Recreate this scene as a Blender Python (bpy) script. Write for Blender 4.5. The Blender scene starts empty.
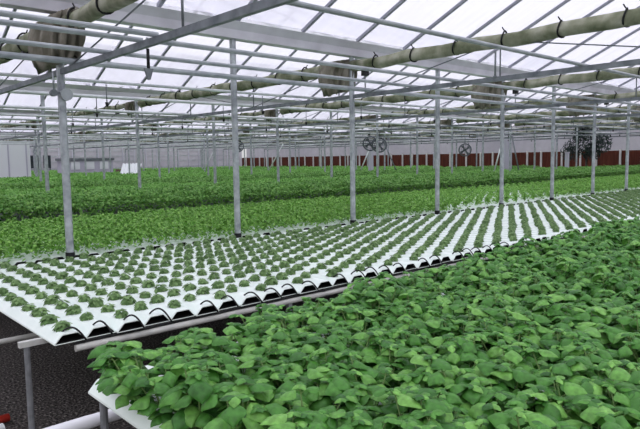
import bpy, math, random
import numpy as np
from mathutils import Vector, Matrix

random.seed(7)
rng = np.random.default_rng(11)
PI = math.pi
scene = bpy.context.scene
COL = scene.collection
EYE = 1.7                                   # eye height above the floor

# ------------------------------------------------------------------ helpers
def lin(r, g, b):
    f = lambda c: (c/255/12.92) if c/255 <= .04045 else ((c/255+.055)/1.055)**2.4
    return (f(r), f(g), f(b), 1.0)

class MB:
    """collects polygons, then builds ONE mesh object"""
    def __init__(s): s.v=[]; s.f=[]; s.m=[]
    def add(s, vs, fs, mi=0):
        o=len(s.v); s.v+= [tuple(v) for v in vs]
        s.f+= [tuple(i+o for i in f) for f in fs]; s.m+= [mi]*len(fs)
    def box(s, x0,y0,z0,x1,y1,z1, mi=0):
        s.add([(x0,y0,z0),(x1,y0,z0),(x1,y1,z0),(x0,y1,z0),(x0,y0,z1),(x1,y0,z1),(x1,y1,z1),(x0,y1,z1)],
              [(0,3,2,1),(4,5,6,7),(0,1,5,4),(1,2,6,5),(2,3,7,6),(3,0,4,7)], mi)
    def tube(s, pts, r, n=10, caps=True, mi=0):
        pts=[Vector(p) for p in pts]; rings=[]
        rs = r if isinstance(r,(list,tuple)) else [r]*len(pts)
        prev=None
        for i,p in enumerate(pts):
            if i==0: t=pts[1]-p
            elif i==len(pts)-1: t=p-pts[i-1]
            else: t=(pts[i+1]-pts[i-1])
            t.normalize()
            if prev is None:
                a=Vector((0,0,1)) if abs(t.z)<.9 else Vector((1,0,0))
                u=t.cross(a).normalized()
            else:
                u=(prev-t*prev.dot(t)).normalized()
            prev=u; w=t.cross(u)
            rings.append([p+(u*math.cos(2*PI*k/n)+w*math.sin(2*PI*k/n))*rs[i] for k in range(n)])
        vs=[v for g in rings for v in g]; fs=[]
        for i in range(len(rings)-1):
            for k in range(n):
                a=i*n+k; b=i*n+(k+1)%n
                fs.append((a,b,b+n,a+n))
        if caps:
            fs.append(tuple(range(n-1,-1,-1))); fs.append(tuple(range((len(rings)-1)*n,len(rings)*n)))
        s.add(vs,fs,mi)
    def build(s, name, mats, parent=None, smooth=True, loc=None):
        me=bpy.data.meshes.new(name); me.from_pydata(s.v,[],s.f); 
        if not isinstance(mats,(list,tuple)): mats=[mats]
        for m in mats: me.materials.append(m)
        me.polygons.foreach_set('material_index', s.m)
        if smooth: me.polygons.foreach_set('use_smooth',[True]*len(me.polygons))
        me.update()
        return link(name, me, parent, loc)

def link(name, me, parent=None, loc=None):
    o=bpy.data.objects.new(name, me); COL.objects.link(o)
    if parent is not None: o.parent=parent
    if loc is not None: o.location=loc
    return o
def sharp(o, ang=35):
    me=o.data; me.polygons.foreach_set('use_smooth',[True]*len(me.polygons))
    me.set_sharp_from_angle(angle=math.radians(ang))
    return o
def empty(name, loc, rz=0):
    o=bpy.data.objects.new(name,None); COL.objects.link(o); o.location=loc; o.rotation_euler=(0,0,rz); o.empty_display_size=.05
    return o
def tag(o, label=None, cat=None, group=None, kind=None):
    if label: o['label']=label
    if cat: o['category']=cat
    if group: o['group']=group
    if kind: o['kind']=kind
    return o
KIDS={}
def copy_tree(o, parent=None):
    c=o.copy(); COL.objects.link(c)
    if parent is not None: c.parent=parent
    for ch in list(o.children): copy_tree(ch,c)
    return c
def ordinal(n):
    W=['first','second','third','fourth','fifth','sixth','seventh','eighth','ninth','tenth','eleventh','twelfth','thirteenth','fourteenth','fifteenth','sixteenth','seventeenth','eighteenth','nineteenth','twentieth']
    return W[n]

# ------------------------------------------------------------------ materials
def mat(name, col, rough=.6, metal=0, spec=.3):
    m=bpy.data.materials.new(name); m.use_nodes=True
    b=m.node_tree.nodes['Principled BSDF']
    b.inputs['Base Color'].default_value=col; b.inputs['Roughness'].default_value=rough
    b.inputs['Metallic'].default_value=metal; b.inputs['Specular IOR Level'].default_value=spec
    return m
def noise_mat(name, stops, scale=20, rough=.7, metal=0, spec=.2, detail=6, bump=0, coord='Object', stretch=None, bdist=.01):
    m=mat(name,(1,1,1,1),rough,metal,spec); nt=m.node_tree; b=nt.nodes['Principled BSDF']
    tc=nt.nodes.new('ShaderNodeTexCoord'); nz=nt.nodes.new('ShaderNodeTexNoise'); cr=nt.nodes.new('ShaderNodeValToRGB')
    nz.inputs['Scale'].default_value=scale; nz.inputs['Detail'].default_value=detail
    src=tc.outputs[coord]
    if stretch:
        mp=nt.nodes.new('ShaderNodeMapping'); mp.inputs['Scale'].default_value=stretch
        nt.links.new(src,mp.inputs[0]); src=mp.outputs[0]
    nt.links.new(src,nz.inputs['Vector']); nt.links.new(nz.outputs['Fac'],cr.inputs[0])
    els=cr.color_ramp.elements
    while len(els)<len(stops): els.new(.5)
    for e,(p,c) in zip(els,stops): e.position=p; e.color=c
    nt.links.new(cr.outputs[0],b.inputs['Base Color'])
    if bump:
        bp=nt.nodes.new('ShaderNodeBump'); bp.inputs['Strength'].default_value=bump; bp.inputs['Distance'].default_value=bdist
        nt.links.new(nz.outputs['Fac'],bp.inputs['Height']); nt.links.new(bp.outputs[0],b.inputs['Normal'])
    return m
def leaf_mat(name, c0, c1, c2, rough=.5, transl=.25, spec=.35):
    """leaf green that varies from leaf to leaf, a little light passing through"""
    m=mat(name,c1,rough,0,spec); nt=m.node_tree; b=nt.nodes['Principled BSDF']; out=nt.nodes['Material Output']
    g=nt.nodes.new('ShaderNodeNewGeometry'); cr=nt.nodes.new('ShaderNodeValToRGB')
    els=cr.color_ramp.elements; els.new(.5)
    for e,(p,c) in zip(els,[(0,c0),(.5,c1),(1,c2)]): e.position=p; e.color=c
    nt.links.new(g.outputs['Random Per Island'],cr.inputs[0]); nt.links.new(cr.outputs[0],b.inputs['Base Color'])
    tc=nt.nodes.new('ShaderNodeTexCoord'); nz=nt.nodes.new('ShaderNodeTexNoise'); nz.inputs['Scale'].default_value=70; nz.inputs['Detail'].default_value=3
    hs=nt.nodes.new('ShaderNodeHueSaturation'); mr=nt.nodes.new('ShaderNodeMapRange'); mr.inputs[1].default_value=.3; mr.inputs[2].default_value=.7; mr.inputs[3].default_value=.72; mr.inputs[4].default_value=1.28
    nt.links.new(tc.outputs['Object'],nz.inputs['Vector']); nt.links.new(nz.outputs['Fac'],mr.inputs[0]); nt.links.new(mr.outputs[0],hs.inputs['Value']); nt.links.new(cr.outputs[0],hs.inputs['Color'])
    cr=hs; nt.links.new(cr.outputs[0],b.inputs['Base Color'])
    t=nt.nodes.new('ShaderNodeBsdfTranslucent'); mx=nt.nodes.new('ShaderNodeMixShader'); mx.inputs[0].default_value=transl
    nt.links.new(cr.outputs[0],t.inputs['Color']); nt.links.new(b.outputs[0],mx.inputs[1]); nt.links.new(t.outputs[0],mx.inputs[2])
    nt.links.new(mx.outputs[0],out.inputs['Surface'])
    return m
def glaze_mat(name, tint, fac, dcol, scale=(1,1,1)):
    """sheet glazing: mostly see-through, with a milky, streaky share that scatters"""
    m=bpy.data.materials.new(name); m.use_nodes=True; nt=m.node_tree; nt.nodes.clear()
    out=nt.nodes.new('ShaderNodeOutputMaterial'); tr=nt.nodes.new('ShaderNodeBsdfTransparent'); tl=nt.nodes.new('ShaderNodeBsdfTranslucent'); df=nt.nodes.new('ShaderNodeBsdfDiffuse')
    m1=nt.nodes.new('ShaderNodeMixShader'); m2=nt.nodes.new('ShaderNodeMixShader')
    tr.inputs[0].default_value=tint; tl.inputs[0].default_value=dcol; df.inputs[0].default_value=dcol
    m1.inputs[0].default_value=.35
    nt.links.new(tl.outputs[0],m1.inputs[1]); nt.links.new(df.outputs[0],m1.inputs[2])
    tc=nt.nodes.new('ShaderNodeTexCoord'); mp=nt.nodes.new('ShaderNodeMapping'); mp.inputs['Scale'].default_value=scale
    nz=nt.nodes.new('ShaderNodeTexNoise'); nz.inputs['Scale'].default_value=1.0; nz.inputs['Detail'].default_value=4
    mr=nt.nodes.new('ShaderNodeMapRange'); mr.inputs[1].default_value=.3; mr.inputs[2].default_value=.7; mr.inputs[3].default_value=fac*.6; mr.inputs[4].default_value=min(1,fac*1.35)
    nt.links.new(tc.outputs['Object'],mp.inputs[0]); nt.links.new(mp.outputs[0],nz.inputs['Vector']); nt.links.new(nz.outputs['Fac'],mr.inputs[0])
    nt.links.new(mr.outputs[0],m2.inputs[0]); nt.links.new(tr.outputs[0],m2.inputs[1]); nt.links.new(m1.outputs[0],m2.inputs[2])
    nt.links.new(m2.outputs[0],out.inputs[0])
    return m

M={}
M['galv']=noise_mat('galvanised_steel',[(.3,lin(138,144,150)),(.7,lin(186,192,196))],scale=14,rough=.45,metal=.35,spec=.5)
M['galv_dark']=noise_mat('backlit_dark_steel',[(.3,lin(92,98,104)),(.7,lin(132,138,142))],scale=9,rough=.55,metal=.3,spec=.4)  # darker than the posts: backlit shade of the trusses put into the colour
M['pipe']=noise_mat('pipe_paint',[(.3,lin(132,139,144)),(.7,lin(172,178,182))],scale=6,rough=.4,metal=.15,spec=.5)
M['pipe_far']=noise_mat('hazed_pipe_paint',[(.3,lin(176,182,186)),(.7,lin(212,216,218))],scale=6,rough=.4,metal=.1,spec=.5)  # lighter copy for far pipes, distance haze put into the colour
M['gutter']=noise_mat('gutter_aluminium',[(.3,lin(190,188,196)),(.7,lin(216,215,222))],scale=3,rough=.6,metal=.1)
M['bar']=mat('glazing_bar_metal',lin(140,142,152),.5,.2)
M['white']=noise_mat('white_plastic',[(.25,lin(226,238,232)),(.75,lin(240,248,243))],scale=7,rough=.45,spec=.4)
M['pvc']=mat('white_pvc',lin(230,230,236),.35,0,.5)
M['lining']=mat('shade_black_lining',lin(22,22,24),.8)  # black film inside, also paints the dark of the unlit channel mouths
M['black']=mat('black_rubber',lin(24,24,27),.45)
M['steel_leg']=noise_mat('leg_steel',[(.3,lin(112,114,118)),(.7,lin(150,152,156))],scale=20,rough=.5,metal=.3)
M['rail']=noise_mat('rail_paint',[(.3,lin(178,178,176)),(.7,lin(206,205,200))],scale=15,rough=.5)
M['gravel']=noise_mat('dark_gravel',[(.36,lin(34,32,32)),(.55,lin(84,79,77)),(.72,lin(160,154,148))],scale=55,rough=.9,detail=8,bump=1.0,bdist=.03)
M['screen']=noise_mat('mossy_screen_cloth',[(.3,lin(82,90,66)),(.48,lin(128,132,110)),(.68,lin(170,170,154))],scale=4.5,rough=.85,spec=.1,bump=.4)
M['screen_end']=noise_mat('pleated_screen_cloth',[(.3,lin(92,90,76)),(.5,lin(128,124,112)),(.7,lin(160,156,146))],scale=5,rough=.9,spec=.1,bump=.3)
M['strap']=mat('black_strap',lin(28,30,30),.7)
M['brown']=noise_mat('brown_boards',[(.35,lin(74,37,29)),(.65,lin(100,53,41))],scale=2,rough=.75,stretch=(1,6,.6))
M['stud']=mat('white_stud',lin(220,216,214),.6)
M['glass']=glaze_mat('roof_glazing',(.925,.92,.95,1),.42,lin(236,235,244),(1.2,.25,.25))
M['wallglaze']=glaze_mat('wall_glazing',(.7,.7,.72,1),.75,lin(196,194,202),(.6,.6,.6))
M['basil']=leaf_mat('basil_leaf',lin(46,96,36),lin(77,134,54),lin(120,174,84),.44,.14,.34)
M['basil_stem']=mat('basil_stem',lin(112,140,82),.6)
M['seed']=leaf_mat('seedling_leaf',lin(86,117,69),lin(107,138,86),lin(129,159,104),.6,.15,.25)
M['cropB']=leaf_mat('young_crop_leaf',lin(99,148,64),lin(122,175,79),lin(152,197,102),.55,.25,.3)
M['cropC']=leaf_mat('tall_crop_leaf',lin(84,136,61),lin(109,161,76),lin(135,179,95),.55,.25,.3)
M['cropF']=leaf_mat('distant_crop_leaf',lin(101,159,72),lin(125,179,89),lin(148,196,109),.6,.25,.2)
M['red']=mat('red_plastic',lin(178,52,42),.4)
M['fan']=mat('dark_fan_metal',lin(86,93,98),.6)
M['darktree']=leaf_mat('dark_tree_leaf',lin(50,62,60),lin(62,74,72),lin(80,92,88),.7,.1,.1)
M['bark']=mat('tree_bark',lin(84,80,76),.8)
M['paint_white']=mat('white_paint',lin(226,230,232),.6)
M['paint_lilac']=mat('lilac_grey_paint',lin(186,184,198),.6)
M['dark_panel']=mat('dark_screen_panel',lin(40,46,54),.5)
M['sack']=mat('brown_sacking',lin(92,78,66),.9)

# ------------------------------------------------------------------ layout (metres)
ROW0, SPAN = 5.79, 6.51            # a gutter and a row of posts every 6.51 m
PX0, PXS = 2.045, 1.9315           # posts along a row
TRX = 2*PXS                        # a truss on every second post
XEND = 32.0                        # brown end wall
YEND = 45.6
BZ = .80                           # channel tops
GZ = EYE+1.374                     # gutter underside
PITCH_S = .168                     # channel spacing
HOLE = .194                        # plant spacing along a channel

# ------------------------------------------------------------------ setting
b=MB(); b.box(-14,-10,-.1,XEND+6,YEND+4,0)
tag(b.build('floor',M['gravel'],smooth=False),kind='structure')

# roof slopes with their bars
slope=.466
rise=SPAN/2*slope
XW0=-5.0
bar_mesh=None
def roof_slope(y_g, sgn):
    """glass from the gutter line at y_g up to the ridge half a span away"""
    global bar_mesh
    y1=y_g+sgn*SPAN/2; z0=EYE+1.54; z1=z0+rise
    ya=y_g+sgn*.11
    b=MB(); t=.006
    za=z0+.11*slope
    b.add([(XW0,ya,za),(XEND,ya,za),(XEND,y1,z1),(XW0,y1,z1),(XW0,ya,za+t),(XEND,ya,za+t),(XEND,y1,z1+t),(XW0,y1,z1+t)],
          [(0,3,2,1),(4,5,6,7),(0,1,5,4),(1,2,6,5),(2,3,7,6),(3,0,4,7)])
    o=b.build('ceiling',M['glass'],smooth=False); tag(o,kind='structure')
    first=None
    n0=int(math.ceil((XW0-PX0)/(PXS/2)))
    for k in range(n0,31):
        x=PX0+k*PXS/2
        if x>XEND-.1: break
        if first is None:
            bb=MB(); w=.021
            zt=-.004
            bb.add([(-w,ya,za-.045),(w,ya,za-.045),(w,ya,za+zt),(-w,ya,za+zt),(-w,y1,z1-.045),(w,y1,z1-.045),(w,y1,z1+zt),(-w,y1,z1+zt)],
                   [(0,1,2,3),(7,6,5,4),(0,4,5,1),(1,5,6,2),(2,6,7,3),(3,7,4,0)])
            first=bb.build('glazing_bar',M['bar'],o,smooth=False); first.location=(x,0,0)
        else:
            c=first.copy(); COL.objects.link(c); c.parent=o; c.location=(x,0,0)
    if sgn>0:
        bb=MB(); bb.box(XW0,y1-.04,z1-.09,XEND,y1+.04,z1-.01)
        bb.build('ridge_beam',M['bar'],o,smooth=False)
    return o
for n in range(-1,6):
    roof_slope(ROW0+n*SPAN, +1)
    roof_slope(ROW0+(n+1)*SPAN, -1)

# end walls: brown boards below, milky glazing above
GAB=EYE+1.54
b=MB(); b.box(XEND,-8,0,XEND+.08,YEND,EYE+.21)
w=b.build('wall_right',M['brown'],smooth=False); tag(w,kind='structure')
sb=MB(); sb.box(-.04,-.04,0,.04,.04,EYE+.27)
st=None
for k in range(44):
    y=1.0+k*1.02+(.18 if k%3==0 else 0)
    if y>YEND-.3: break
    if st is None: st=sb.build('stud',M['stud'],w,smooth=False,loc=(XEND-.06,y,0))
    else:
        c=st.copy(); COL.objects.link(c); c.parent=w; c.location=(XEND-.06,y,0)
b=MB(); 
poly=[(-8,EYE+.21)]
ys=[ROW0+n*SPAN for n in range(-1,7)]
prof=[]
for i,y in enumerate(ys):
    prof.append((y,GAB))
    if i<len(ys)-1: prof.append((y+SPAN/2,GAB+rise))
prof=[p for p in prof if p[0]<=YEND+.01]
for (ya,za),(yb,zb) in zip(prof[:-1],prof[1:]):
    b.add([(XEND,ya,EYE+.215),(XEND,yb,EYE+.215),(XEND,yb,zb-.03),(XEND,ya,za-.03),(XEND+.02,ya,EYE+.215),(XEND+.02,yb,EYE+.215),(XEND+.02,yb,zb-.03),(XEND+.02,ya,za-.03)],
          [(0,1,2,3),(7,6,5,4),(0,4,5,1),(2,6,7,3)])
w2=b.build('window_1',M['wallglaze'],smooth=False); tag(w2,kind='structure')
b=MB(); b.box(XW0,YEND,0,XEND,YEND+.03,GAB+.3)
w3=b.build('wall_back',M['wallglaze'],smooth=False); tag(w3,kind='structure')
sb=MB(); sb.box(-.03,-.03,0,.03,.03,GAB)
st=None
for k in range(34):
    x=-1+k*.98
    if x>XEND-.3: break
    if st is None: st=sb.build('mullion',M['paint_lilac'],w3,smooth=False,loc=(x,YEND-.04,0))
    else:
        c=st.copy(); COL.objects.link(c); c.parent=w3; c.location=(x,YEND-.04,0)
for zz in (1.25,1.75,2.15,2.55,2.9):
    b=MB(); b.box(XW0,YEND-.06,zz,XEND-.2,YEND-.005,zz+.05); b.build('rail',M['galv'],w3,smooth=False)
b=MB(); b.box(XW0,YEND-.1,0,XEND-.1,YEND-.01,.95)
tag(b.build('baseboard_back',M['paint_lilac'],smooth=False),kind='structure')

# ------------------------------------------------------------------ gutters, posts, trusses, pipes
shortbay=['over the white bench','in second bay','in third bay','in fourth bay','in fifth bay','in sixth bay']
rowname=['behind the white channel bench','one bay behind the bench','two bays behind the bench','three bays behind the bench','four bays behind the bench','five bays behind the bench']
prof_g=[(-.07,0),(.07,0),(.085,.09),(.16,.17),(.15,.17),(.075,.10),(.06,.012),(-.06,.012),(-.075,.10),(-.15,.17),(-.16,.17),(-.085,.09)]
for n in range(0,6):
    y=ROW0+n*SPAN
    b=MB(); N=len(prof_g)
    vs=[(XW0,y+a,GZ+c) for a,c in prof_g]+[(XEND-.02,y+a,GZ+c) for a,c in prof_g]
    fs=[(i,(i+1)%N,(i+1)%N+N,i+N) for i in range(N)]
    b.add(vs,fs)
    o=b.build('roof_gutter',M['gutter'],smooth=False)
    tag(o,'long grey roof gutter resting on the row of posts '+rowname[n],'gutter','roof gutters')

# a post, with black foot sleeve in the first row
pb=MB(); pb.tube([(0,0,0),(0,0,GZ-.002)],.036,14)
post0=None
posts=[]
def put_post(x,y,label,group,sleeve):
    global post0
    if post0 is None:
        o=pb.build('support_post',M['galv']); sharp(o); post0=o; o.location=(x,y,0)
    else:
        o=post0.copy(); COL.objects.link(o); o.location=(x,y,0)
    tag(o,label,'post',group)
    if sleeve:
        sleeves.append((x,y,o))
    return o
sleeves=[]
for k in range(0,9):
    put_post(PX0+k*PXS,ROW0,'%s galvanised post along the white bench\'s back edge, counted from its open side'%ordinal(k),'posts along the back edge of the white bench',True)
for n in range(1,6):
    for k in range(0,15):
        x=PX0+k*PXS
        if x>XEND-.5: continue
        if x/(ROW0+n*SPAN) < .135: continue
        put_post(x,ROW0+n*SPAN,'thin grey post among crops, %s row behind the front posts, %s in its row'%(ordinal(n-1),ordinal(k)),'posts %s'%rowname[n],False)
sm=None
for x,y,o in sleeves:
    if sm is None:
        sb=MB(); sb.tube([(0,0,.775),(0,0,.85)],.043,14); s=sb.build('foot_sleeve',M['black'],o); sharp(s); s['label']='black foot sleeve'; sm=s
    else:
        s=sm.copy(); COL.objects.link(s); s.parent=o

# trusses across every bay at every second post
CH=EYE+.835
def make_truss(x, yA, yB):
    root=empty('roof_truss',(x,yA,0)); L=yB-yA
    b=MB(); b.box(-.019,.04,CH-.02,.019,L-.04,CH+.03); b.build('bottom_chord',M['galv_dark'],root,smooth=False)
    b=MB(); b.box(-.014,.04,EYE+1.24,.014,L-.04,EYE+1.27); b.build('top_chord',M['galv_dark'],root,smooth=False)
    nb=3
    for i in range(nb+1):
        y=.25+(L-.5)*i/nb
        b=MB(); b.tube([(0,y,CH+.031),(0,y,EYE+1.239)],.009,6); b.build('web_bar',M['galv_dark'],root)
        if i<nb:
            y2=.25+(L-.5)*(i+1)/nb
            p,q=((y+.02,CH+.031),(y2-.02,EYE+1.239)) if i%2 else ((y2-.02,CH+.031),(y+.02,EYE+1.239))
            b=MB(); b.tube([(0,p[0],p[1]),(0,q[0],q[1])],.007,6); b.build('web_bar',M['galv_dark'],root)
    return root
proto=None
bayname=['over the white channel bench','in the bay behind the white bench','two bays behind the white bench','three bays behind the white bench','four bays behind the white bench','five bays behind the white bench']
for n in range(-1,5):
    for j in range(0,8):
        x=PX0+j*TRX
        if x>XEND-.6: continue
        if n>=2 and x/(ROW0+(n+1)*SPAN)<.13: continue
        if n==-1 and j>3: continue
        yA=ROW0+n*SPAN
        if proto is None: o=proto=make_truss(x,yA,yA+SPAN)
        else:
            o=copy_tree(proto); o.location=(x,yA,0)
        tag(o,'grey roof truss %s, %s one along'%(shortbay[n+1],ordinal(j)),'truss','roof trusses')

# heating pipes lying on the bottom chords
PZ=CH+.03+.024
def pipe(x0,x1,y,r,label,z=None,m='pipe'):
    b=MB(); z=z if z else CH+.031+r
    b.tube([(x0,y,z),(x1,y,z)],r,10); o=b.build('overhead_pipe',M[m]); sharp(o)
    tag(o,label,'pipe','pipes under the roof'); return o
pipe(-3,2.07,3.93,.019,'thick pale overhead pipe ending at the dark truss, upper one of the pair')
pipe(-3,2.07,4.17,.019,'thick pale overhead pipe ending at the dark truss, lower one of the pair')
pipe(2.09,XEND-.3,4.14,.020,'overhead pipe just below the gutter, continuing past the dark truss')
pipe(-3,XEND-.3,4.78,.019,'slim overhead pipe passing in front of the gathered screen')
pipe(-3,XEND-.3,5.45,.028,'thick overhead pipe passing just in front of the post tops')
pipe(2.045,XEND-.3,2.66,.017,'thin overhead pipe at mid span, crossing in front of the white roof')
names=['just behind the first post row','about a third of the way across the second bay','past the middle of the second bay','just before the second post row']
for i,(y,r) in enumerate([(6.55,.018),(8.1,.024),(10.3,.026),(11.9,.02)]):
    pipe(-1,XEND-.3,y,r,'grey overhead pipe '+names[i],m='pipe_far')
for n in range(1,5):
    for off,r in ((.75,.02),(2.4,.026),(4.5,.026)):
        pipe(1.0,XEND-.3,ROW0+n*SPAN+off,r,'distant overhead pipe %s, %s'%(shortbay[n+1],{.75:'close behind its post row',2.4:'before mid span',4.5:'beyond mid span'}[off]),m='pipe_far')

# ------------------------------------------------------------------ rolled shade screens with gathered ends
def make_screen(x,y0,L,gather,wide=.30,yc0=.30,k_=1.0):
    yr0=.50 if gather else .02
    root=empty('shade_screen',(x,y0,0)); zc=EYE+1.255
    b=MB(); n=14; seg=26; vs=[];fs=[]
    for i in range(seg+1):
        y=yr0+(L-yr0-.1)*i/seg
        sag=-.018*math.sin(PI*(i%4)/4)
        for k in range(n):
            a=2*PI*k/n; rr=k_*(.074 if gather else .066)*(1+.10*math.sin(3*a+i*.7)+.06*math.sin(5*a-i*1.3))
            vs.append((rr*math.cos(a)*.95, y, zc+sag+rr*math.sin(a)*1.12))
    for i in range(seg):
        for k in range(n):
            a=i*n+k; c=i*n+(k+1)%n; fs.append((a,a+n,c+n,c))
    fs.append(tuple(range(n))); fs.append(tuple(range(seg*n+n-1,seg*n-1,-1)))
    b.add(vs,fs); b.build('roll',M['screen'],root)
    # gathered pleats hanging by the post
    b=MB(); n=96; H=9; vs=[];fs=[]
    for j in range(H+1):
        t=j/H
        for k in range(n):
            a=2*PI*k/n
            wy=(wide+.05*math.sin(PI*t))*(1-.2*t); wx=.085+.06*math.sin(PI*t*.9)
            pl=1+ .16*math.sin(15*a+2.2*t)*(.35+.65*t)+.07*math.sin(37*a+t)
            z=zc+.085*k_-k_*t*(.40+.035*math.sin(9*a)+.02*math.sin(17*a))+.03*math.cos(a*1)*t
            vs.append((k_*wx*pl*math.cos(a), yc0+wy*pl*math.sin(a)+.05*t*math.sin(2*a), z))
    for j in range(H):
        for k in range(n):
            a=j*n+k; c=j*n+(k+1)%n; fs.append((a,c,c+n,a+n))
    fs.append(tuple(range(n-1,-1,-1)))
    fs.append(tuple(range(H*n,H*n+n)))
    if gather:
        b.add(vs,fs); g=b.build('gathered_end',M['screen_end'],root); g['label']='grey brown pleated end hanging down'
    for i in range(9):
        y=(.95 if gather else .45)+i*.62
        if y>L-.4: break
        b=MB()
        q=k_*(.083 if gather else .074); pts=[(q*math.cos(a),y+.012*math.sin(a*2),zc+q*1.12*math.sin(a)) for a in [2*PI*k/16 for k in range(17)]]
        b.tube(pts,.010,5,caps=False); b.tube([(0,y,zc+.07),(.015,y-.03,zc+.125)],.007,5)
        s=b.build('strap',M['strap'],root); s['label']='black tie strap'
    b=MB(); yc=.98 if gather else .25; b.box(-.035,yc-.04,zc-.16,.035,yc+.04,zc-.085); b.tube([(0,yc,zc-.085),(0,yc,zc-.04)],.010,6)
    s=b.build('clamp',M['black'],root,smooth=False); s['label']='black clamp under the roll'
    return root
scr={}
# rolls lie along the trusses; the pleated end hangs beside the post row
for n in range(0,5):
    for side in (-1,1):
        for j in range(0,8):
            x=PX0+j*TRX; y=ROW0+n*SPAN
            if x>XEND-.6: continue
            if n>=2 and x/y<.13: continue
            if (n==0 and side<0 and j>4) or (n>0 and side<0): continue
            if side>0 and n==0 and j==0: o=make_screen(x,y,SPAN-.1,True,.56,.12)
            elif (side,n>0) not in scr: o=scr[(side,n>0)]=make_screen(x,y,SPAN-.1,side>0,.22 if n else .30,.26 if n else .30,.62 if n else 1.0)
            else: o=copy_tree(scr[(side,n>0)]); o.location=(x,y,0)
            o.rotation_euler=(0,0,PI if side<0 else 0)
            if n==0 and side<0:
                lab='mossy rolled shade screen over the white bench, tied along the truss at front post %s'%ordinal(2*j)
            else:
                lab='mossy rolled shade screen with pleated end, %s, %s truss along'%(shortbay[n+1],ordinal(j))
            tag(o,lab,'shade screen','rolled shade screens')

# ------------------------------------------------------------------ channels
CW=PITCH_S
def channel_mesh(L,name):
    """white trapezoid lid on a tray lined black to hold its shade, both ends open"""
    b=MB(); h=.052; wt=.047; wb=CW/2-.0015
    outer=[(-wb,-h),(-wb,-h+.008),(-wt,-.006),(-wt+.008,0),(wt-.008,0),(wt,-.006),(wb,-h+.008),(wb,-h)]
    t=.004
    inner=[(-wb+.006,-h+.005),(-wb+.008,-h+.009),(-wt+.003,-.009),(-wt+.009,-.005),(wt-.009,-.005),(wt-.003,-.009),(wb-.008,-h+.009),(wb-.006,-h+.005)]
    N=len(outer)
    vs=[(x,0,z) for x,z in outer]+[(x,L,z) for x,z in outer]; 
    fs=[(i,i+N,(i+1)%N+N,(i+1)%N) for i in range(N)]
    b.add(vs,fs,0)
    vs=[(x,0,z) for x,z in inner]+[(x,L,z) for x,z in inner]
    fs=[(i,(i+1)%N,(i+1)%N+N,i+N) for i in range(N)]
    b.add(vs,fs,1)
    for y in (0,L):
        vs=[(x,y,z) for x,z in outer]+[(x,y,z) for x,z in inner]
        b.add(vs,[((i,(i+1)%N,(i+1)%N+N,i+N) if y==0 else (i+N,(i+1)%N+N,(i+1)%N,i)) for i in range(N)],0)
    return b
A0,A1=3.19,5.73
AX0=1.02+CW/2
NA=98
chA=None; tubem=None
feed_rng=random.Random(3)
tube_variants=[]
for i in range(NA):
    x=AX0+i*CW
    if chA is None:
        o=channel_mesh(A1-A0,'grow_channel').build('grow_channel',[M['white'],M['lining']],smooth=False); chA=o
    else:
        o=chA.copy(); COL.objects.link(o)
    o.location=(x,A0+ (0.012*math.sin(i*2.3)),BZ)
    if i==0: tag(o,'white grow channel along the open side edge of the seedling bench','grow channel','white grow channels of the seedling bench')
    else: tag(o,'white open ended grow channel planted with small seedlings','grow channel','white grow channels of the seedling bench')
    if i<30 and feed_rng.random()<.8:
        if len(tube_variants)<5:
            h=.018+.022*feed_rng.random(); dx=.07+.07*feed_rng.random(); b=MB()
            pts=[]
            for k in range(11):
                t=k/10
                px=-.02+dx*t; py=.055-.075*t; pz=.002+h*math.sin(PI*t)-.052*t**2
                pts.append((px,py,pz))
            b.tube(pts,.0052,6); tb=b.build('feed_tube',M['black'],o); tube_variants.append(tb); tb['label']='black feed tube'
        else:
            tb=feed_rng.choice(tube_variants).copy(); COL.objects.link(tb); tb.parent=o

b=MB(); pts=[]
for k in range(160):
    x=1.12+k*.07; pts.append((x,3.198+.006*math.sin(k*.9),.7345-.0012*k*.07+.003*abs(math.sin(k*1.7))))
b.tube(pts,.0065,6); o=b.build('irrigation_hose',M['black']); tag(o,'thin black irrigation hose strung along the open channel ends of the seedling bench','hose')
# bench B channels, behind the post row
B0,B1=5.90,8.85
chB=None
BX0=1.30
for i in range(150):
    x=BX0+i*CW
    if chB is None:
        chB=o=channel_mesh(B1-B0,'grow_channel').build('grow_channel',[M['white'],M['lining']],smooth=False)
    else:
        o=chB.copy(); COL.objects.link(o)
    o.location=(x,B0+.02*math.sin(i*1.7),BZ)
    tag(o,'white grow channel nearly hidden under bright young crop behind the front post row','grow channel','grow channels under the young crop')

# foreground basil bench channels
F1=2.42
F0=-.35
chF=None
FX0=.895+CW/2
for i in range(40):
    x=FX0+i*CW
    if chF is None:
        chF=o=channel_mesh(F1-F0,'grow_channel').build('grow_channel',[M['white'],M['lining']],smooth=False)
    else:
        o=chF.copy(); COL.objects.link(o)
    o.location=(x,F0+.01*math.sin(i*2.1),BZ)
    if i==0: tag(o,'white grow channel at the open edge under the big basil plants','grow channel','grow channels under the big basil')
    else: tag(o,'white grow channel hidden beneath the big basil plants','grow channel','grow channels under the big basil')

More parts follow.
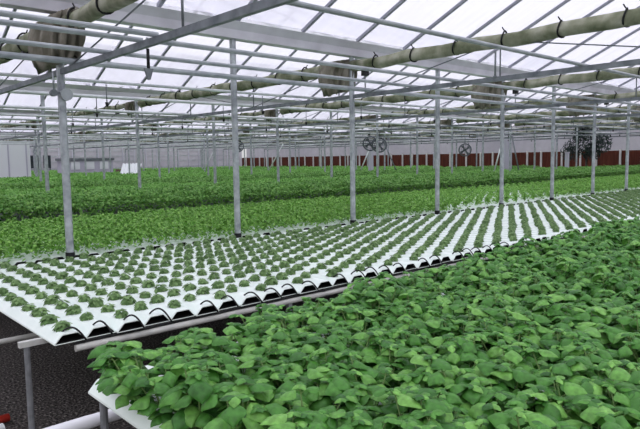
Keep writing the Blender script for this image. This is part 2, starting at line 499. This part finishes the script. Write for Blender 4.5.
# bench frames
def bench_frame(x0,x1,ys,label,legs_x,name='bench_frame'):
    root=empty(name,(x0,ys[0],0)); tag(root,label,'bench frame')
    zt=BZ-.054
    for y in ys:
        b=MB(); b.box(0,y-ys[0]-.017,zt-.03,x1-x0,y-ys[0]+.017,zt)
        b.build('rail',M['rail'],root,smooth=False)
        lm=None
        for lx in legs_x:
            if lm is None:
                b=MB(); b.tube([(0,0,0),(0,0,zt-.031)],.016,10); lm=b.build('leg',M['steel_leg'],root,loc=(lx-x0,y-ys[0],0)); sharp(lm)
            else:
                c=lm.copy(); COL.objects.link(c); c.parent=root; c.location=(lx-x0,y-ys[0],0)
    return root
bench_frame(.905,17.6,[3.40,4.45,5.5],'grey steel frame carrying the white seedling bench',[.945+2.4*k for k in range(7)])
bench_frame(.93,7.6,[.15,1.2,2.375],'grey steel frame beneath the big basil bench',[.940+2.2*k for k in range(4)])
bench_frame(1.25,26.4,[6.1,7.4,8.6],'steel frame beneath the bright young crop behind the posts',[1.3+3.0*k for k in range(9)])
b=MB(); b.tube([(-.9,4.02,.60),(1.7,4.02,.60)],.016,10); o=b.build('cross_pipe',M['rail']); sharp(o); tag(o,'thin grey pipe jutting out beneath the seedling bench side','pipe')

# drain pipes
b=MB(); b.tube([(1.13,3.2,.708),(14,3.2,.69)],.019,12); o=b.build('drain_pipe',M['rail']); sharp(o); p=o; b=MB(); b.box(2.6,3.185,0,2.63,3.215,.69); b.build('stand',M['steel_leg'],p,smooth=False); b=MB(); b.box(4.6,3.185,0,4.63,3.215,.69); b.build('stand',M['steel_leg'],p,smooth=False); tag(o,'beige drain pipe running below the open channel ends of the seedling bench','pipe')
b=MB(); b.tube([(-.6,2.51,.588),(.93,2.51,.588)],.029,16); b.tube([(.93,2.51,.588),(8.0,2.51,.588)],.028,16)
o=b.build('drain_pipe',M['pvc']); sharp(o); p=o; b=MB(); b.box(-.45,2.48,0,-.41,2.54,.561); b.build('stand',M['steel_leg'],p,smooth=False); b=MB(); b.box(2.45,2.48,0,2.49,2.54,.561); b.build('stand',M['steel_leg'],p,smooth=False); tag(o,'white plastic drain pipe low down beside the big basil bench corner','pipe')
# red tool on the gravel
root=empty('hand_tool',(1.0,4.2,0))
root.location=(1.0,4.2,0)
tag(root,'red handled tool lying on the dark gravel beneath the seedling bench','tool')
b=MB(); b.tube([(-.30,-.03,.034),(-.1,0,.034),(.035,.01,.034)],[.026,.030,.026],12); o=b.build('handle',M['red'],root); o['label']='red handle'
b=MB(); b.tube([(-.30,-.03,.034),(-.36,-.10,.03),(-.44,-.22,.03)],[.012,.014,.008],10); o=b.build('shaft',M['paint_white'],root); o['label']='white shaft'
b=MB(); b.tube([(-.12,-.12,.035),(-.02,-.10,.035)],[.034,.030],12); o=b.build('white_pot',M['paint_white']); o.location=(.98,4.16,0); sharp(o)
o.name='plastic_bottle'; tag(o,'small white bottle on the gravel next to the red tool','bottle')

# ------------------------------------------------------------------ camera
F_PX,PITCH,ROLL,YAW=597.12,5.3048,-.8583,47.6029
pi_,ro,ya=[math.radians(v) for v in (PITCH,ROLL,YAW)]
fw=Vector((math.cos(ya)*math.cos(pi_),math.sin(ya)*math.cos(pi_),-math.sin(pi_)))
rt=Vector((math.sin(ya),-math.cos(ya),0)); up=rt.cross(fw)
r2=math.cos(ro)*rt+math.sin(ro)*up; u2=-math.sin(ro)*rt+math.cos(ro)*up
cam=bpy.data.cameras.new('camera'); cam.sensor_width=36; cam.lens=36*F_PX/640; cam.clip_start=.02; cam.clip_end=300
co=bpy.data.objects.new('camera',cam); COL.objects.link(co)
mw=Matrix((r2,u2,-fw)).transposed().to_4x4(); mw.translation=Vector((0,0,EYE)); co.matrix_world=mw
scene.camera=co
def project(P):
    d=Vector(P)-Vector((0,0,EYE)); z=d.dot(fw)
    if z<.05: return None
    return 320+F_PX*d.dot(r2)/z, 214.5-F_PX*d.dot(u2)/z, z

# ------------------------------------------------------------------ plants
def leaf_patch(mb, base, az, pitch, L, W, curl, cup, nu=5, nv=4, roll=0, quilt=0):
    """one ovate leaf: base point, heading az, starting pitch, length, width; curls down along its length and domes across"""
    ca,sa=math.cos(az),math.sin(az)
    vs=[]; x=0; z=0; th=pitch; ds=L/nu
    mids=[(0,0,th)]
    for i in range(nu):
        th-=curl/nu
        x+=ds*math.cos(th); z+=ds*math.sin(th); mids.append((x,z,th))
    for i,(mx,mz,t) in enumerate(mids):
        u=i/nu
        w=W*.5*(math.sin(PI*min(1,u**.72*.97+.03))**.8)*(1 if u<.999 else .12)
        if i==0: w=W*.09
        if i==nu: w=W*.03
        for j in range(nv+1):
            s=2*j/nv-1
            dome=-cup*w*(s*s)+(-.05*W*(1-abs(s)*2) if abs(s)<.3 else 0)*math.sin(PI*u)
            if quilt and 0<i<nu: dome+=quilt*L*(1 if (i+int(abs(s)*2))%2 else -1)*(1-s*s)*(1 if abs(s)>.2 else -1)
            lx=mx-math.sin(t)*dome; lz=mz+math.cos(t)*dome; ly=s*w
            if roll: ly,lz=ly, lz+ly*roll
            vs.append((base[0]+ca*lx-sa*ly, base[1]+sa*lx+ca*ly, base[2]+lz))
    fs=[]
    for i in range(nu):
        for j in range(nv):
            a=i*(nv+1)+j; fs.append((a,a+nv+1,a+nv+2,a+1))
    mb.add(vs,fs)

def make_basil(seed):
    R=random.Random(seed)
    root=empty('basil_plant',(0,0,0))
    lf=MB(); stm=MB()
    for s in range(R.choice((6,6,7))):
        a0=R.random()*2*PI; rad=.012+R.random()*.062
        hx,hy=rad*math.cos(a0),rad*math.sin(a0); H=.14+R.random()*.06
        tx,ty=hx*(1.6+R.random()*.4),hy*(1.6+R.random()*.4)
        stm.tube([(hx*.3,hy*.3,-.01),((hx*.3+tx)/2+.004,(hy*.3+ty)/2,H*.5),(tx,ty,H)],[.0032,.0027,.0018],5)
        at=lambda z:(hx*.3+(tx-hx*.3)*z/H, hy*.3+(ty-hy*.3)*z/H, z)
        ang=R.random()*PI
        for k,(zf,Ls) in enumerate(((.18,.050),(.42,.060),(.66,.069),(.90,.066))):
            for q in (0,1):
                L=Ls*(.85+.35*R.random())
                az=ang+q*PI+R.uniform(-.3,.3); p=at(H*zf+R.uniform(-.008,.008))
                st=.010+.010*R.random(); pt=.38+R.uniform(-.3,.25)
                b2=(p[0]+st*math.cos(az),p[1]+st*math.sin(az),p[2]+st*.5)
                stm.tube([p,b2],[.0014,.0012],4,caps=False)
                leaf_patch(lf,b2,az,pt,L,L*.84,1.25+R.uniform(-.4,.45),.62+R.uniform(-.1,.2),nu=8,nv=6,roll=R.uniform(-.3,.3),quilt=.011)
            ang+=PI/2+R.uniform(-.2,.2)
        for q in range(4):
            az=ang+q*PI/2+R.uniform(-.2,.2); L=.018+.020*R.random()
            leaf_patch(lf,at(H),az,.65-.3*(q%2),L,L*.74,1.3,.5,nu=4,nv=4)
    lf.build('foliage',M['basil'],root); stm.build('stem',M['basil_stem'],root)
    return root
variants=[make_basil(s) for s in range(9)]
used=[False]*9
cnt=0; R=random.Random(5)
cands=[]
for i in range(40):
    x=FX0+i*CW
    for j in range(16):
        y=F1-(.215 if x<1.3 else .19 if x<1.7 else .14 if x<3 else .14)-(HOLE*.5 if i%2 else 0)-j*HOLE
        if y<F0: continue
        q=project((x,y,BZ+.12))
        if q is None or q[2]<.75: continue
        if not(-70<q[0]<730 and q[1]<520): continue
        cands.append((q[2],i,j,x,y))
cands.sort(); cands=cands[:300]
for d,i,j,x,y in cands:
    k=R.randrange(9)
    if not used[k]: o=variants[k]; used[k]=True
    else: o=copy_tree(variants[k])
    hs=1.0+ .34*min(1,max(0,(x-1.9)/2.4))*(.8+.4*R.random())
    s=.95+.2*R.random()
    if i==0: x-=.022; s*=1.08
    o.location=(x+R.uniform(-.015,.015),y+R.uniform(-.02,.02),BZ)
    o.rotation_euler=(R.uniform(-.08,.08),R.uniform(-.08,.08),R.random()*2*PI); o.scale=(s*1.10,s*1.10,s*hs*(.92+.16*R.random()))
    if i==0: lab='leafy green basil plant leaning over the open side edge of the big basil bench'
    elif j==0: lab='leafy green basil plant at the aisle edge next to the seedling channels'
    else: lab='mature green basil plant with domed leaves in the dense big basil crop'
    tag(o,lab,'basil plant','mature basil plants on the near bench')
for k in range(9):
    if not used[k]:
        for ch in list(variants[k].children): bpy.data.objects.remove(ch)
        bpy.data.objects.remove(variants[k])
print('basil',len(cands))

def seedling_mesh(seed):
    R=random.Random(seed); lf=MB()
    n=56
    for k in range(n):
        u=(k+.5)/n; el=math.acos(1-u*.98); az=k*2.39996+R.uniform(-.3,.3)       # leaves spread over a low dome
        r=.034*math.sin(el)*R.uniform(.85,1.08); z=.006+.034*math.cos(el)+R.uniform(-.003,.003)
        L=.028*(.8+.4*R.random())
        leaf_patch(lf,(r*.72*math.cos(az),r*.72*math.sin(az),z),az,.45-el*.7+R.uniform(-.25,.25),L,L*.8,.9,.35,nu=3,nv=2)
    return lf
spots=[]
for i in range(NA):
    for j in range(13):
        x=AX0+i*CW; y=A1-.10-(HOLE*.5 if i%2 else 0)-j*HOLE
        if y<A0+.05: continue
        q=project((x,y,BZ+.02))
        if q is None or q[0]<-40 or q[0]>720: continue
        spots.append((q[2],i,j,x,y,q))
spots.sort()
seedm=[seedling_mesh(s).build('basil_seedling',M['seed']) for s in range(8)]
su=[False]*8; R=random.Random(9)
inview=[s for s in spots if -6<s[5][0]<646]; near=inview[:300]; ids={(s[1],s[2]) for s in near}
rest=[s for s in spots if (s[1],s[2]) not in ids]
for d,i,j,x,y,q in near:
    k=R.randrange(8)
    if not su[k]: o=seedm[k]; su[k]=True
    else: o=seedm[k].copy(); COL.objects.link(o)
    sc=1.08+.3*R.random()
    o.location=(x+R.uniform(-.006,.006),y+R.uniform(-.01,.01),BZ-.002); o.rotation_euler=(0,0,R.random()*6.28); o.scale=(sc,sc,sc*(.9+.3*R.random()))
    if i==0: lab='small green seedling in the outermost channel at the seedling bench\'s open side'
    else: lab='small rounded green seedling standing in its white channel'
    tag(o,lab,'seedling','seedlings in the white channels')
# the remaining, more distant seedlings
def merge_copies(name, meshes, places, m):
    V=[];Fs=[]; off=0
    data=[]
    for me in meshes:
        v=np.empty(len(me.vertices)*3); me.vertices.foreach_get('co',v); v=v.reshape(-1,3)
        f=np.empty(len(me.polygons)*4,dtype=np.int64); me.polygons.foreach_get('vertices',f); data.append((v,f.reshape(-1,4)))
    for (x,y,z,rz,s,sz,k) in places:
        v,f=data[k]; c,sn=math.cos(rz)*s,math.sin(rz)*s
        V.append(np.stack([v[:,0]*c-v[:,1]*sn+x,v[:,0]*sn+v[:,1]*c+y,v[:,2]*sz+z],1)); Fs.append(f+off); off+=len(v)
    return big_mesh(name,np.concatenate(V),np.concatenate(Fs),m)
def big_mesh(name,V,Fq,m,smooth=True):
    me=bpy.data.meshes.new(name); n=Fq.shape[1]
    me.vertices.add(len(V)); me.vertices.foreach_set('co',V.astype(np.float32).ravel())
    me.loops.add(Fq.size); me.loops.foreach_set('vertex_index',Fq.astype(np.int32).ravel())
    me.polygons.add(len(Fq)); me.polygons.foreach_set('loop_start',np.arange(0,Fq.size,n,dtype=np.int32))
    me.polygons.foreach_set('use_smooth',np.full(len(Fq),smooth))
    me.materials.append(m); me.update(calc_edges=True); me.validate()
    return link(name,me)
pl=[]
for d,i,j,x,y,q in rest:
    s=1.08+.35*R.random(); pl.append((x+R.uniform(-.008,.008),y+R.uniform(-.012,.012),BZ-.002,R.random()*6.28,s,s*(.9+.3*R.random()),R.randrange(8)))
o=merge_copies('basil_seedlings',[s.data for s in seedm],pl,M['seed'])
tag(o,'many small green seedlings in the more distant white channels','seedlings',kind='stuff')
for k in range(8):
    if not su[k]: bpy.data.objects.remove(seedm[k])
print('seedlings',len(near),len(rest))

def leaf_cloud(name, P, size, m, tilt=.55, flat=.62):
    """one small folded leaf at each point"""
    n=len(P); az=rng.random(n)*2*PI; t=np.clip(rng.normal(.15,tilt,n),-1.2,1.2); L=size*(.7+.6*rng.random(n)); W=L*flat
    dx=np.stack([np.cos(az)*np.cos(t),np.sin(az)*np.cos(t),-np.sin(t)],1)
    rl=rng.normal(0,.35,n)
    sd=np.stack([-np.sin(az)*np.cos(rl),np.cos(az)*np.cos(rl),np.sin(rl)],1)
    up=np.cross(dx,sd)
    a=P-dx*L[:,None]*.5; c=P+dx*L[:,None]*.5-up*(L*.12)[:,None]
    mid=P+up*(L*.10)[:,None]
    l=P-sd*W[:,None]*.5-up*(L*.06)[:,None]; r=P+sd*W[:,None]*.5-up*(L*.06)[:,None]
    V=np.stack([a,r,c,l,mid],1).reshape(-1,3)
    base=(np.arange(n)*5)[:,None]
    F=np.concatenate([base+np.array([[0,1,4]]),base+np.array([[1,2,4]]),base+np.array([[2,3,4]]),base+np.array([[3,0,4]])],0)
    return big_mesh(name,V,F,m)

# young crop on the bench behind the posts: plants set in the channels
P=[]
for i in range(150):
    x=BX0+i*CW
    for j in range(16):
        y=B1-.1-(HOLE*.5 if i%2 else 0)-j*HOLE
        if y<B0-.01: continue
        d=math.hypot(x,y)
        if y/x<.24: continue
        n=74 if d<14 else 50
        sparse=8.6<x<13.5 and y<8.2
        if sparse: n=36
        rr=np.abs(rng.normal(0,.040 if sparse else .060,n)); aa=rng.random(n)*2*PI
        zz=BZ+.02+(.135*(1-(rr/.13)**2))*np.sqrt(rng.random(n))
        P.append(np.stack([x+rr*np.cos(aa),y+rr*np.sin(aa),np.maximum(zz,BZ+.01)],1))
P=np.concatenate(P)
o=leaf_cloud('young_crop',P,.050,M['cropB']); tag(o,'bright green young crop on the bench directly behind the front row of posts','crop',kind='stuff')
print('B leaves',len(P))

def bench_crop(name,x0,x1,y0,y1,h,size,dens,m,label,z=BZ):
    n=int((x1-x0)*(y1-y0)*dens)
    x=x0+(x1-x0)*rng.random(n); y=y0+(y1-y0)*rng.random(n)
    top=h*(1+.12*np.sin(x*5.1+np.sin(y*4)*2)+.10*np.sin(y*6.3+1.7*np.sin(x*3.3))+.08*rng.normal(0,1,n))
    edge=np.minimum(1,np.minimum(y-y0,y1-y)/.12); top=top*(.62+.38*np.clip(edge,0,1))
    zz=z+.02+top*(1-.45*rng.random(n)**2.2)
    # leaves down the aisle faces
    nf=int((x1-x0)*h*dens*1.2); xf=x0+(x1-x0)*rng.random(nf); yf=y0+np.abs(rng.normal(0,.05,nf))-.05; zf=z-.03+h*.95*rng.random(nf)**.75
    P=np.concatenate([np.stack([x,y,zz],1),np.stack([xf,yf,zf],1)])
    o=leaf_cloud(name,P,size,m); tag(o,label,'crop',kind='stuff'); return o
def crop_bench(x0,x1,y0,y1,label):
    root=empty('growing_bench',(x0,y0,0)); tag(root,label,'growing bench','growing benches behind the aisle')
    b=MB(); b.box(0,.05,BZ-.06,x1-x0,y1-y0-.05,BZ); b.build('tray',M['dark_panel'],root,smooth=False)
    lm=None
    for k in range(int((x1-x0)/4)+1):
        for yy in (.3,y1-y0-.3):
            if lm is None: b=MB(); b.tube([(0,0,0),(0,0,BZ-.061)],.02,8); lm=b.build('leg',M['steel_leg'],root,loc=(.2+4*k,yy,0))
            else: c=lm.copy(); COL.objects.link(c); c.parent=root; c.location=(.2+4*k if .2+4*k<x1-x0 else x1-x0-.2,yy,0)
    return root
crop_bench(1.4,31.4,9.7,12.2,'growing bench carrying the tall dark crop across the aisle')
bench_crop('tall_crop',1.4,31.4,9.7,12.2,.29,.066,1300,M['cropC'],'tall dense green crop across the aisle behind the bright young crop')
k=0
for n in range(1,6):
    for off0,off1 in ((.12,2.85),(3.75,6.40)):
        y0=ROW0+n*SPAN+off0; y1=ROW0+n*SPAN+off1
        if y1>YEND-.5: continue
        x0=max(2.0,.17*y0); d=y0
        if 28.5<y0<33: x0=max(x0,10.2)
        if 35<y0<39: x0=max(x0,16.6)
        sz=.060+.0022*(d-12); de=650*(.06/sz)**2*1.7
        lab='%s distant strip of green crop beyond the tall dark crop'%ordinal(k)
        crop_bench(x0,31.4,y0,y1,'growing bench under the '+lab)
        bench_crop('distant_crop',x0,31.4,y0,y1,(.24,.30)[k%2],sz,de,(M['cropF'],M['cropC'],M['cropF'])[k%3],lab); k+=1

# ------------------------------------------------------------------ fittings on the front posts and trusses
root=empty('post_fitting',(PX0,ROW0,EYE+.63)); tag(root,'round pale disc and rod fixed to the front post nearest the bench corner','fitting')
b=MB(); b.tube([(.02,-.085,0),(.02,-.040,0)],[.055,.056],22); o=b.build('disc',M['pipe'],root); sharp(o); o['label']='pale round disc'
b=MB(); b.tube([(-.09,-.075,.01),(-.09,-.03,.01)],.032,16); b.box(-.09,-.06,0,-.02,-.04,.02); o=b.build('bracket',M['galv_dark'],root); sharp(o); o['label']='small dark bracket'
b=MB(); b.tube([(-.085,-.052,.04),(-.085,-.052,.20)],.009,8); o=b.build('rod',M['galv'],root)
root=empty('truss_hanger',(PX0,4.04,CH)); tag(root,'dark hanger bracket dangling from the nearest dark truss under the paired pipes','bracket')
b=MB(); b.tube([(0,0,-.031),(0,0,-.17)],.012,8); b.build('rod',M['black'],root)
b=MB(); b.add([(-.035,-.01,-.17),(.035,-.01,-.17),(.008,-.01,-.25),(-.008,-.01,-.25),(-.035,.01,-.17),(.035,.01,-.17),(.008,.01,-.25),(-.008,.01,-.25)],[(0,3,2,1),(4,5,6,7),(0,1,5,4),(1,2,6,5),(2,3,7,6),(3,0,4,7)]); b.build('clamp',M['galv_dark'],root,smooth=False)
b=MB(); b.tube([(0,0,.0),(0,0,-.215)],.008,8); b.tube([(0,0,-.2),(0,0,-.215)],.018,8)
o=b.build('hanging_sprinkler',M['galv_dark']); o.location=(4.37,2.66,EYE+.848); tag(o,'thin hanging sprinkler rod below the mid span pipe','sprinkler')

first=None; R=random.Random(21)
for (y,nm) in ((6.55,'just behind the front posts'),(8.1,'a third across the second bay'),(10.3,'past the middle of the second bay'),(13.05,'at the start of the third bay'),(16.8,'deep in the third bay')):
    for k in range(11):
        x=y*.28+1.1+k*1.95+R.uniform(-.2,.2)
        if first is None:
            b=MB(); b.tube([(0,0,0),(0,0,-.20)],.006,6); first=o=b.build('hanging_sprinkler',M['galv_dark'])
            b=MB(); b.tube([(0,0,-.20),(0,0,-.25)],[.022,.012],8); h=b.build('nozzle',M['black'],o); h['label']='black nozzle'
        else: o=copy_tree(first)
        o.location=(x,y,CH+.028); tag(o,'small sprinkler drop hanging from the pipe '+nm,'sprinkler','sprinkler drops on the pipe '+nm)
# fans hung in the bays
def make_fan():
    root=empty('circulation_fan',(0,0,0))
    b=MB(); n=24; pts=[(.30*math.cos(2*PI*k/n),0,.30*math.sin(2*PI*k/n)) for k in range(n+1)]
    b.tube(pts,.035,6,caps=False); b.build('housing',M['fan'],root)
    for k in range(4):
        a=k*PI/2+.3; b=MB()
        c,s=math.cos(a),math.sin(a); c2,s2=math.cos(a+.55),math.sin(a+.55)
        b.add([(.05*c,-.02,.05*s),(.26*c,-.03,.26*s),(.26*c2,.03,.26*s2),(.05*c2,.02,.05*s2),(.05*c,-.012,.05*s),(.26*c,-.022,.26*s),(.26*c2,.038,.26*s2),(.05*c2,.028,.05*s2)],[(0,1,2,3),(7,6,5,4),(0,4,5,1),(1,5,6,2),(2,6,7,3),(3,7,4,0)])
        b.build('blade',M['fan'],root,smooth=False)
    b=MB(); b.tube([(0,-.06,0),(0,.12,0)],.07,12); b.build('hub',M['fan'],root)
    b=MB()
    for rr in (.12,.21): b.tube([(rr*math.cos(2*PI*k/n),-.07,rr*math.sin(2*PI*k/n)) for k in range(n+1)],.008,5,caps=False)
    for k in range(8): b.tube([(0,-.07,0),(.3*math.cos(k*PI/4),-.05,.3*math.sin(k*PI/4))],.006,5)
    b.build('guard',M['fan'],root)
    b=MB(); b.tube([(0,0,.3),(0,0,.62)],.015,6); b.build('hanger',M['fan'],root)
    return root
fan=None
for (x,y,z,lab) in [(15,13.86,.50,'dark round fan hung near the second post from the bench corner, before the brown wall'),(15.2,13.62,.44,'dark round fan hung close beside another fan over the distant crops'),
                    (15,21.64,.60,'dark round fan half hidden by a front post, above the end of the brown wall'),(20,13.46,.27,'small dark fan hung in front of the brown wall top')]:
    if fan is None: o=fan=make_fan()
    else: o=copy_tree(fan)
    o.location=(x,y,EYE+z); o.rotation_euler=(0,0,math.radians(-42)); o.scale=(.78,.78,.78); tag(o,lab,'fan','circulation fans')

# leaning brace poles far back
def brace(a,c,m,label,r=.027):
    b=MB(); b.tube([a,c],r,8); o=b.build('brace_pole',M[m]); tag(o,label,'brace','leaning brace poles')
def uv(x,y,X):
    d=fw+r2*((x-320)/F_PX)-u2*((y-214.5)/F_PX); d=d*(X/d.x); return (d.x,d.y,d.z+EYE)
for (p,q,X,m,lab) in [((268,172),(283,144),18.1,'paint_white','white leaning brace pole against the brown wall, between second and third front posts'),
                      ((494,172),(501,146),20.6,'paint_white','white leaning brace pole just beside the fifth front post'),
                      ((519,172),(512,136),20.8,'galv_dark','dark leaning brace pole just beyond the fifth front post'),
                      ((360,172),(369,150),19.3,'paint_white','white leaning brace pole under the pair of dark fans'),
                      ((396,170),(382,138),20.5,'galv_dark','dark leaning brace pole beyond the pair of fans'),
                      ((154,172),(159,156),20,'paint_white','short white brace pole before the pale back wall'),
                      ((203,172),(213,152),18.8,'paint_white','white brace pole leaning before the pale back wall beside the second front post')]:
    brace(uv(*p,X),uv(*q,X),m,lab)
# pale wide columns
for (x,y,w,top,lab) in [(26.8,15.6,.17,1.3,'wide lilac grey column behind the fifth front post'),(20.4,18.81,.085,.36,'short pale column beneath the pair of dark fans'),(25.3,18.81,.085,.22,'short pale block in front of the brown wall beside the fourth front post'),(26.3,12.34,.07,.1,'small pale block below the dark tree')]:
    b=MB(); b.box(-w,-w,0,w,w,EYE+top); b.box(-w*1.15,-w*1.15,EYE+top,w*1.15,w*1.15,EYE+top+.05); o=b.build('service_column',M['paint_lilac'],smooth=False); o.location=(x,y,0); tag(o,lab,'column')

# dark leafy tree standing before the brown wall
root=empty('potted_tree',(28.3,12.34,0)); tag(root,'dark leafy tree standing among the crops in front of the brown wall','tree')
b=MB(); b.tube([(0,0,.4),(.03,.02,1.2),(0,.05,2.1)],[.06,.05,.03],8)
for k in range(6):
    a=k*1.05; b.tube([(.02,.03,1.4+.1*k),(.35*math.cos(a),.5*math.sin(a),1.9+.12*k)],[.025,.01],5)
b.build('trunk',M['bark'],root)
n=2600
c=[(0,.1,.7,.75),(0,-.65,.55,.5),(0,.75,.2,.5),(.1,.3,1.1,.5),(0,-.2,.15,.45)]
P=[]
for (cx_,cy_,cz,rr) in c:
    v=rng.normal(0,1,(n//5,3)); v/=np.linalg.norm(v,axis=1)[:,None]; v*=(rr*rng.random(n//5)**.45)[:,None]
    P.append(v+np.array([cx_,cy_,EYE+cz]))
o=leaf_cloud('crown',np.concatenate(P),.11,M['darktree'],tilt=.8); o.parent=root
b=MB(); b.tube([(0,0,0),(0,0,.42)],[.2,.26],16); b.build('pot',M['paint_lilac'],root)

# white partition and other far things on the side of the pale back wall
root=empty('partition',(4.2,31,0)); tag(root,'white partition wall standing at the far end of the distant crops','partition')
b=MB(); b.box(0,0,0,5.1,.08,2.75); b.build('panel',M['paint_white'],root,smooth=False)
for k in range(7):
    b=MB(); b.box(.1+k*.80,-.04,0,.15+k*.80,-.002,2.72); b.build('batten',M['paint_lilac'],root,smooth=False)
b=MB(); b.box(3.5,-.03,1.2,3.62,-.002,1.95); o=b.build('vent_slot',M['dark_panel'],root,smooth=False); o['label']='dark slot'
for k,(xa,xb) in enumerate(((13.3,14.0),(14.25,14.75))):
    b=MB(); b.box(xa,YEND-1.0,EYE-.35,xb,YEND-.94,EYE+.55); b.box(xa+.05,YEND-1.0,0,xa+.1,YEND-.95,EYE-.35); b.box(xb-.1,YEND-1.0,0,xb-.05,YEND-.95,EYE-.35)
    o=b.build('dark_board',M['dark_panel'],smooth=False); tag(o,('wider dark board on legs before the pale back wall','narrower dark board on legs before the pale back wall')[k],'board')
root=empty('work_cabin',(13.2,37.2,0)); tag(root,'low grey cabin with pale windows beyond the distant crops','cabin')
b=MB(); b.box(0,0,0,2.9,1.6,EYE+.12); b.build('body',M['paint_lilac'],root,smooth=False)
b=MB(); b.box(-.08,-.08,EYE+.125,2.98,1.68,EYE+.28); b.build('roof',M['galv_dark'],root,smooth=False)
for k in range(3):
    b=MB(); b.box(.25+k*.9,-.03,EYE-.42,.8+k*.9,-.002,EYE+.05); o=b.build('window',M['paint_white'],root,smooth=False); o['label']='pale window'
b=MB(); n=20; vs=[];fs=[]
for j in range(7):
    t=j/6
    for k in range(n):
        a=2*PI*k/n; rr=.42*(1-.55*t**2)*(1+.08*math.sin(3*a+j)); vs.append((rr*math.cos(a),rr*math.sin(a)*.8,.45+.85*t))
for j in range(6):
    for k in range(n): a=j*n+k; c2=j*n+(k+1)%n; fs.append((a,c2,c2+n,a+n))
fs.append(tuple(range(n-1,-1,-1))); fs.append(tuple(range(6*n,7*n)))
b.add(vs,fs); b.box(-.4,-.35,0,.4,.35,.45); o=b.build('brown_sack',M['sack']); o.location=(14.3,32.15,0); tag(o,'brown covered sack on a box among the distant crops','sack')
b=MB(); vs=[];fs=[]; n=24
for k in range(n+1):
    xx=k/n*.95; zz=.03*math.sin(k*2*PI/4)
    for j in range(2): 
        for s in (0,1): vs.append((xx, j*.55+0*s, .0+j*.48+zz+s*.012))
for k in range(n):
    a=k*4; c2=a+4; fs+= [(a,a+2,c2+2,c2),(a+1,c2+1,c2+3,a+3),(a,c2,c2+1,a+1),(a+2,a+3,c2+3,c2+2)]
b.add(vs,fs); o=b.build('corrugated_sheet',M['paint_white'],smooth=False); o.location=(12.7,28.55,BZ+.33); o.rotation_euler=(0,0,math.radians(-40)); tag(o,'white corrugated sheet lying tilted on the distant crop','sheet')

# ------------------------------------------------------------------ daylight: overcast sky, brighter overhead
w=bpy.data.worlds.new('overcast'); scene.world=w; w.use_nodes=True; nt=w.node_tree; bg=nt.nodes['Background']
tc=nt.nodes.new('ShaderNodeTexCoord'); sp=nt.nodes.new('ShaderNodeSeparateXYZ'); mr=nt.nodes.new('ShaderNodeMapRange')
nt.links.new(tc.outputs['Generated'],sp.inputs[0]); nt.links.new(sp.outputs['Z'],mr.inputs[0])
mr.inputs[1].default_value=0; mr.inputs[2].default_value=1; mr.inputs[3].default_value=.47; mr.inputs[4].default_value=2.15
nt.links.new(mr.outputs[0],bg.inputs['Strength']); bg.inputs['Color'].default_value=(.975,.975,1.0,1)
scene.view_settings.view_transform='Standard'; scene.view_settings.look='None'; scene.view_settings.gamma=1; scene.view_settings.exposure=.44
scene.cycles.max_bounces=10; scene.cycles.transparent_max_bounces=24; scene.cycles.diffuse_bounces=4
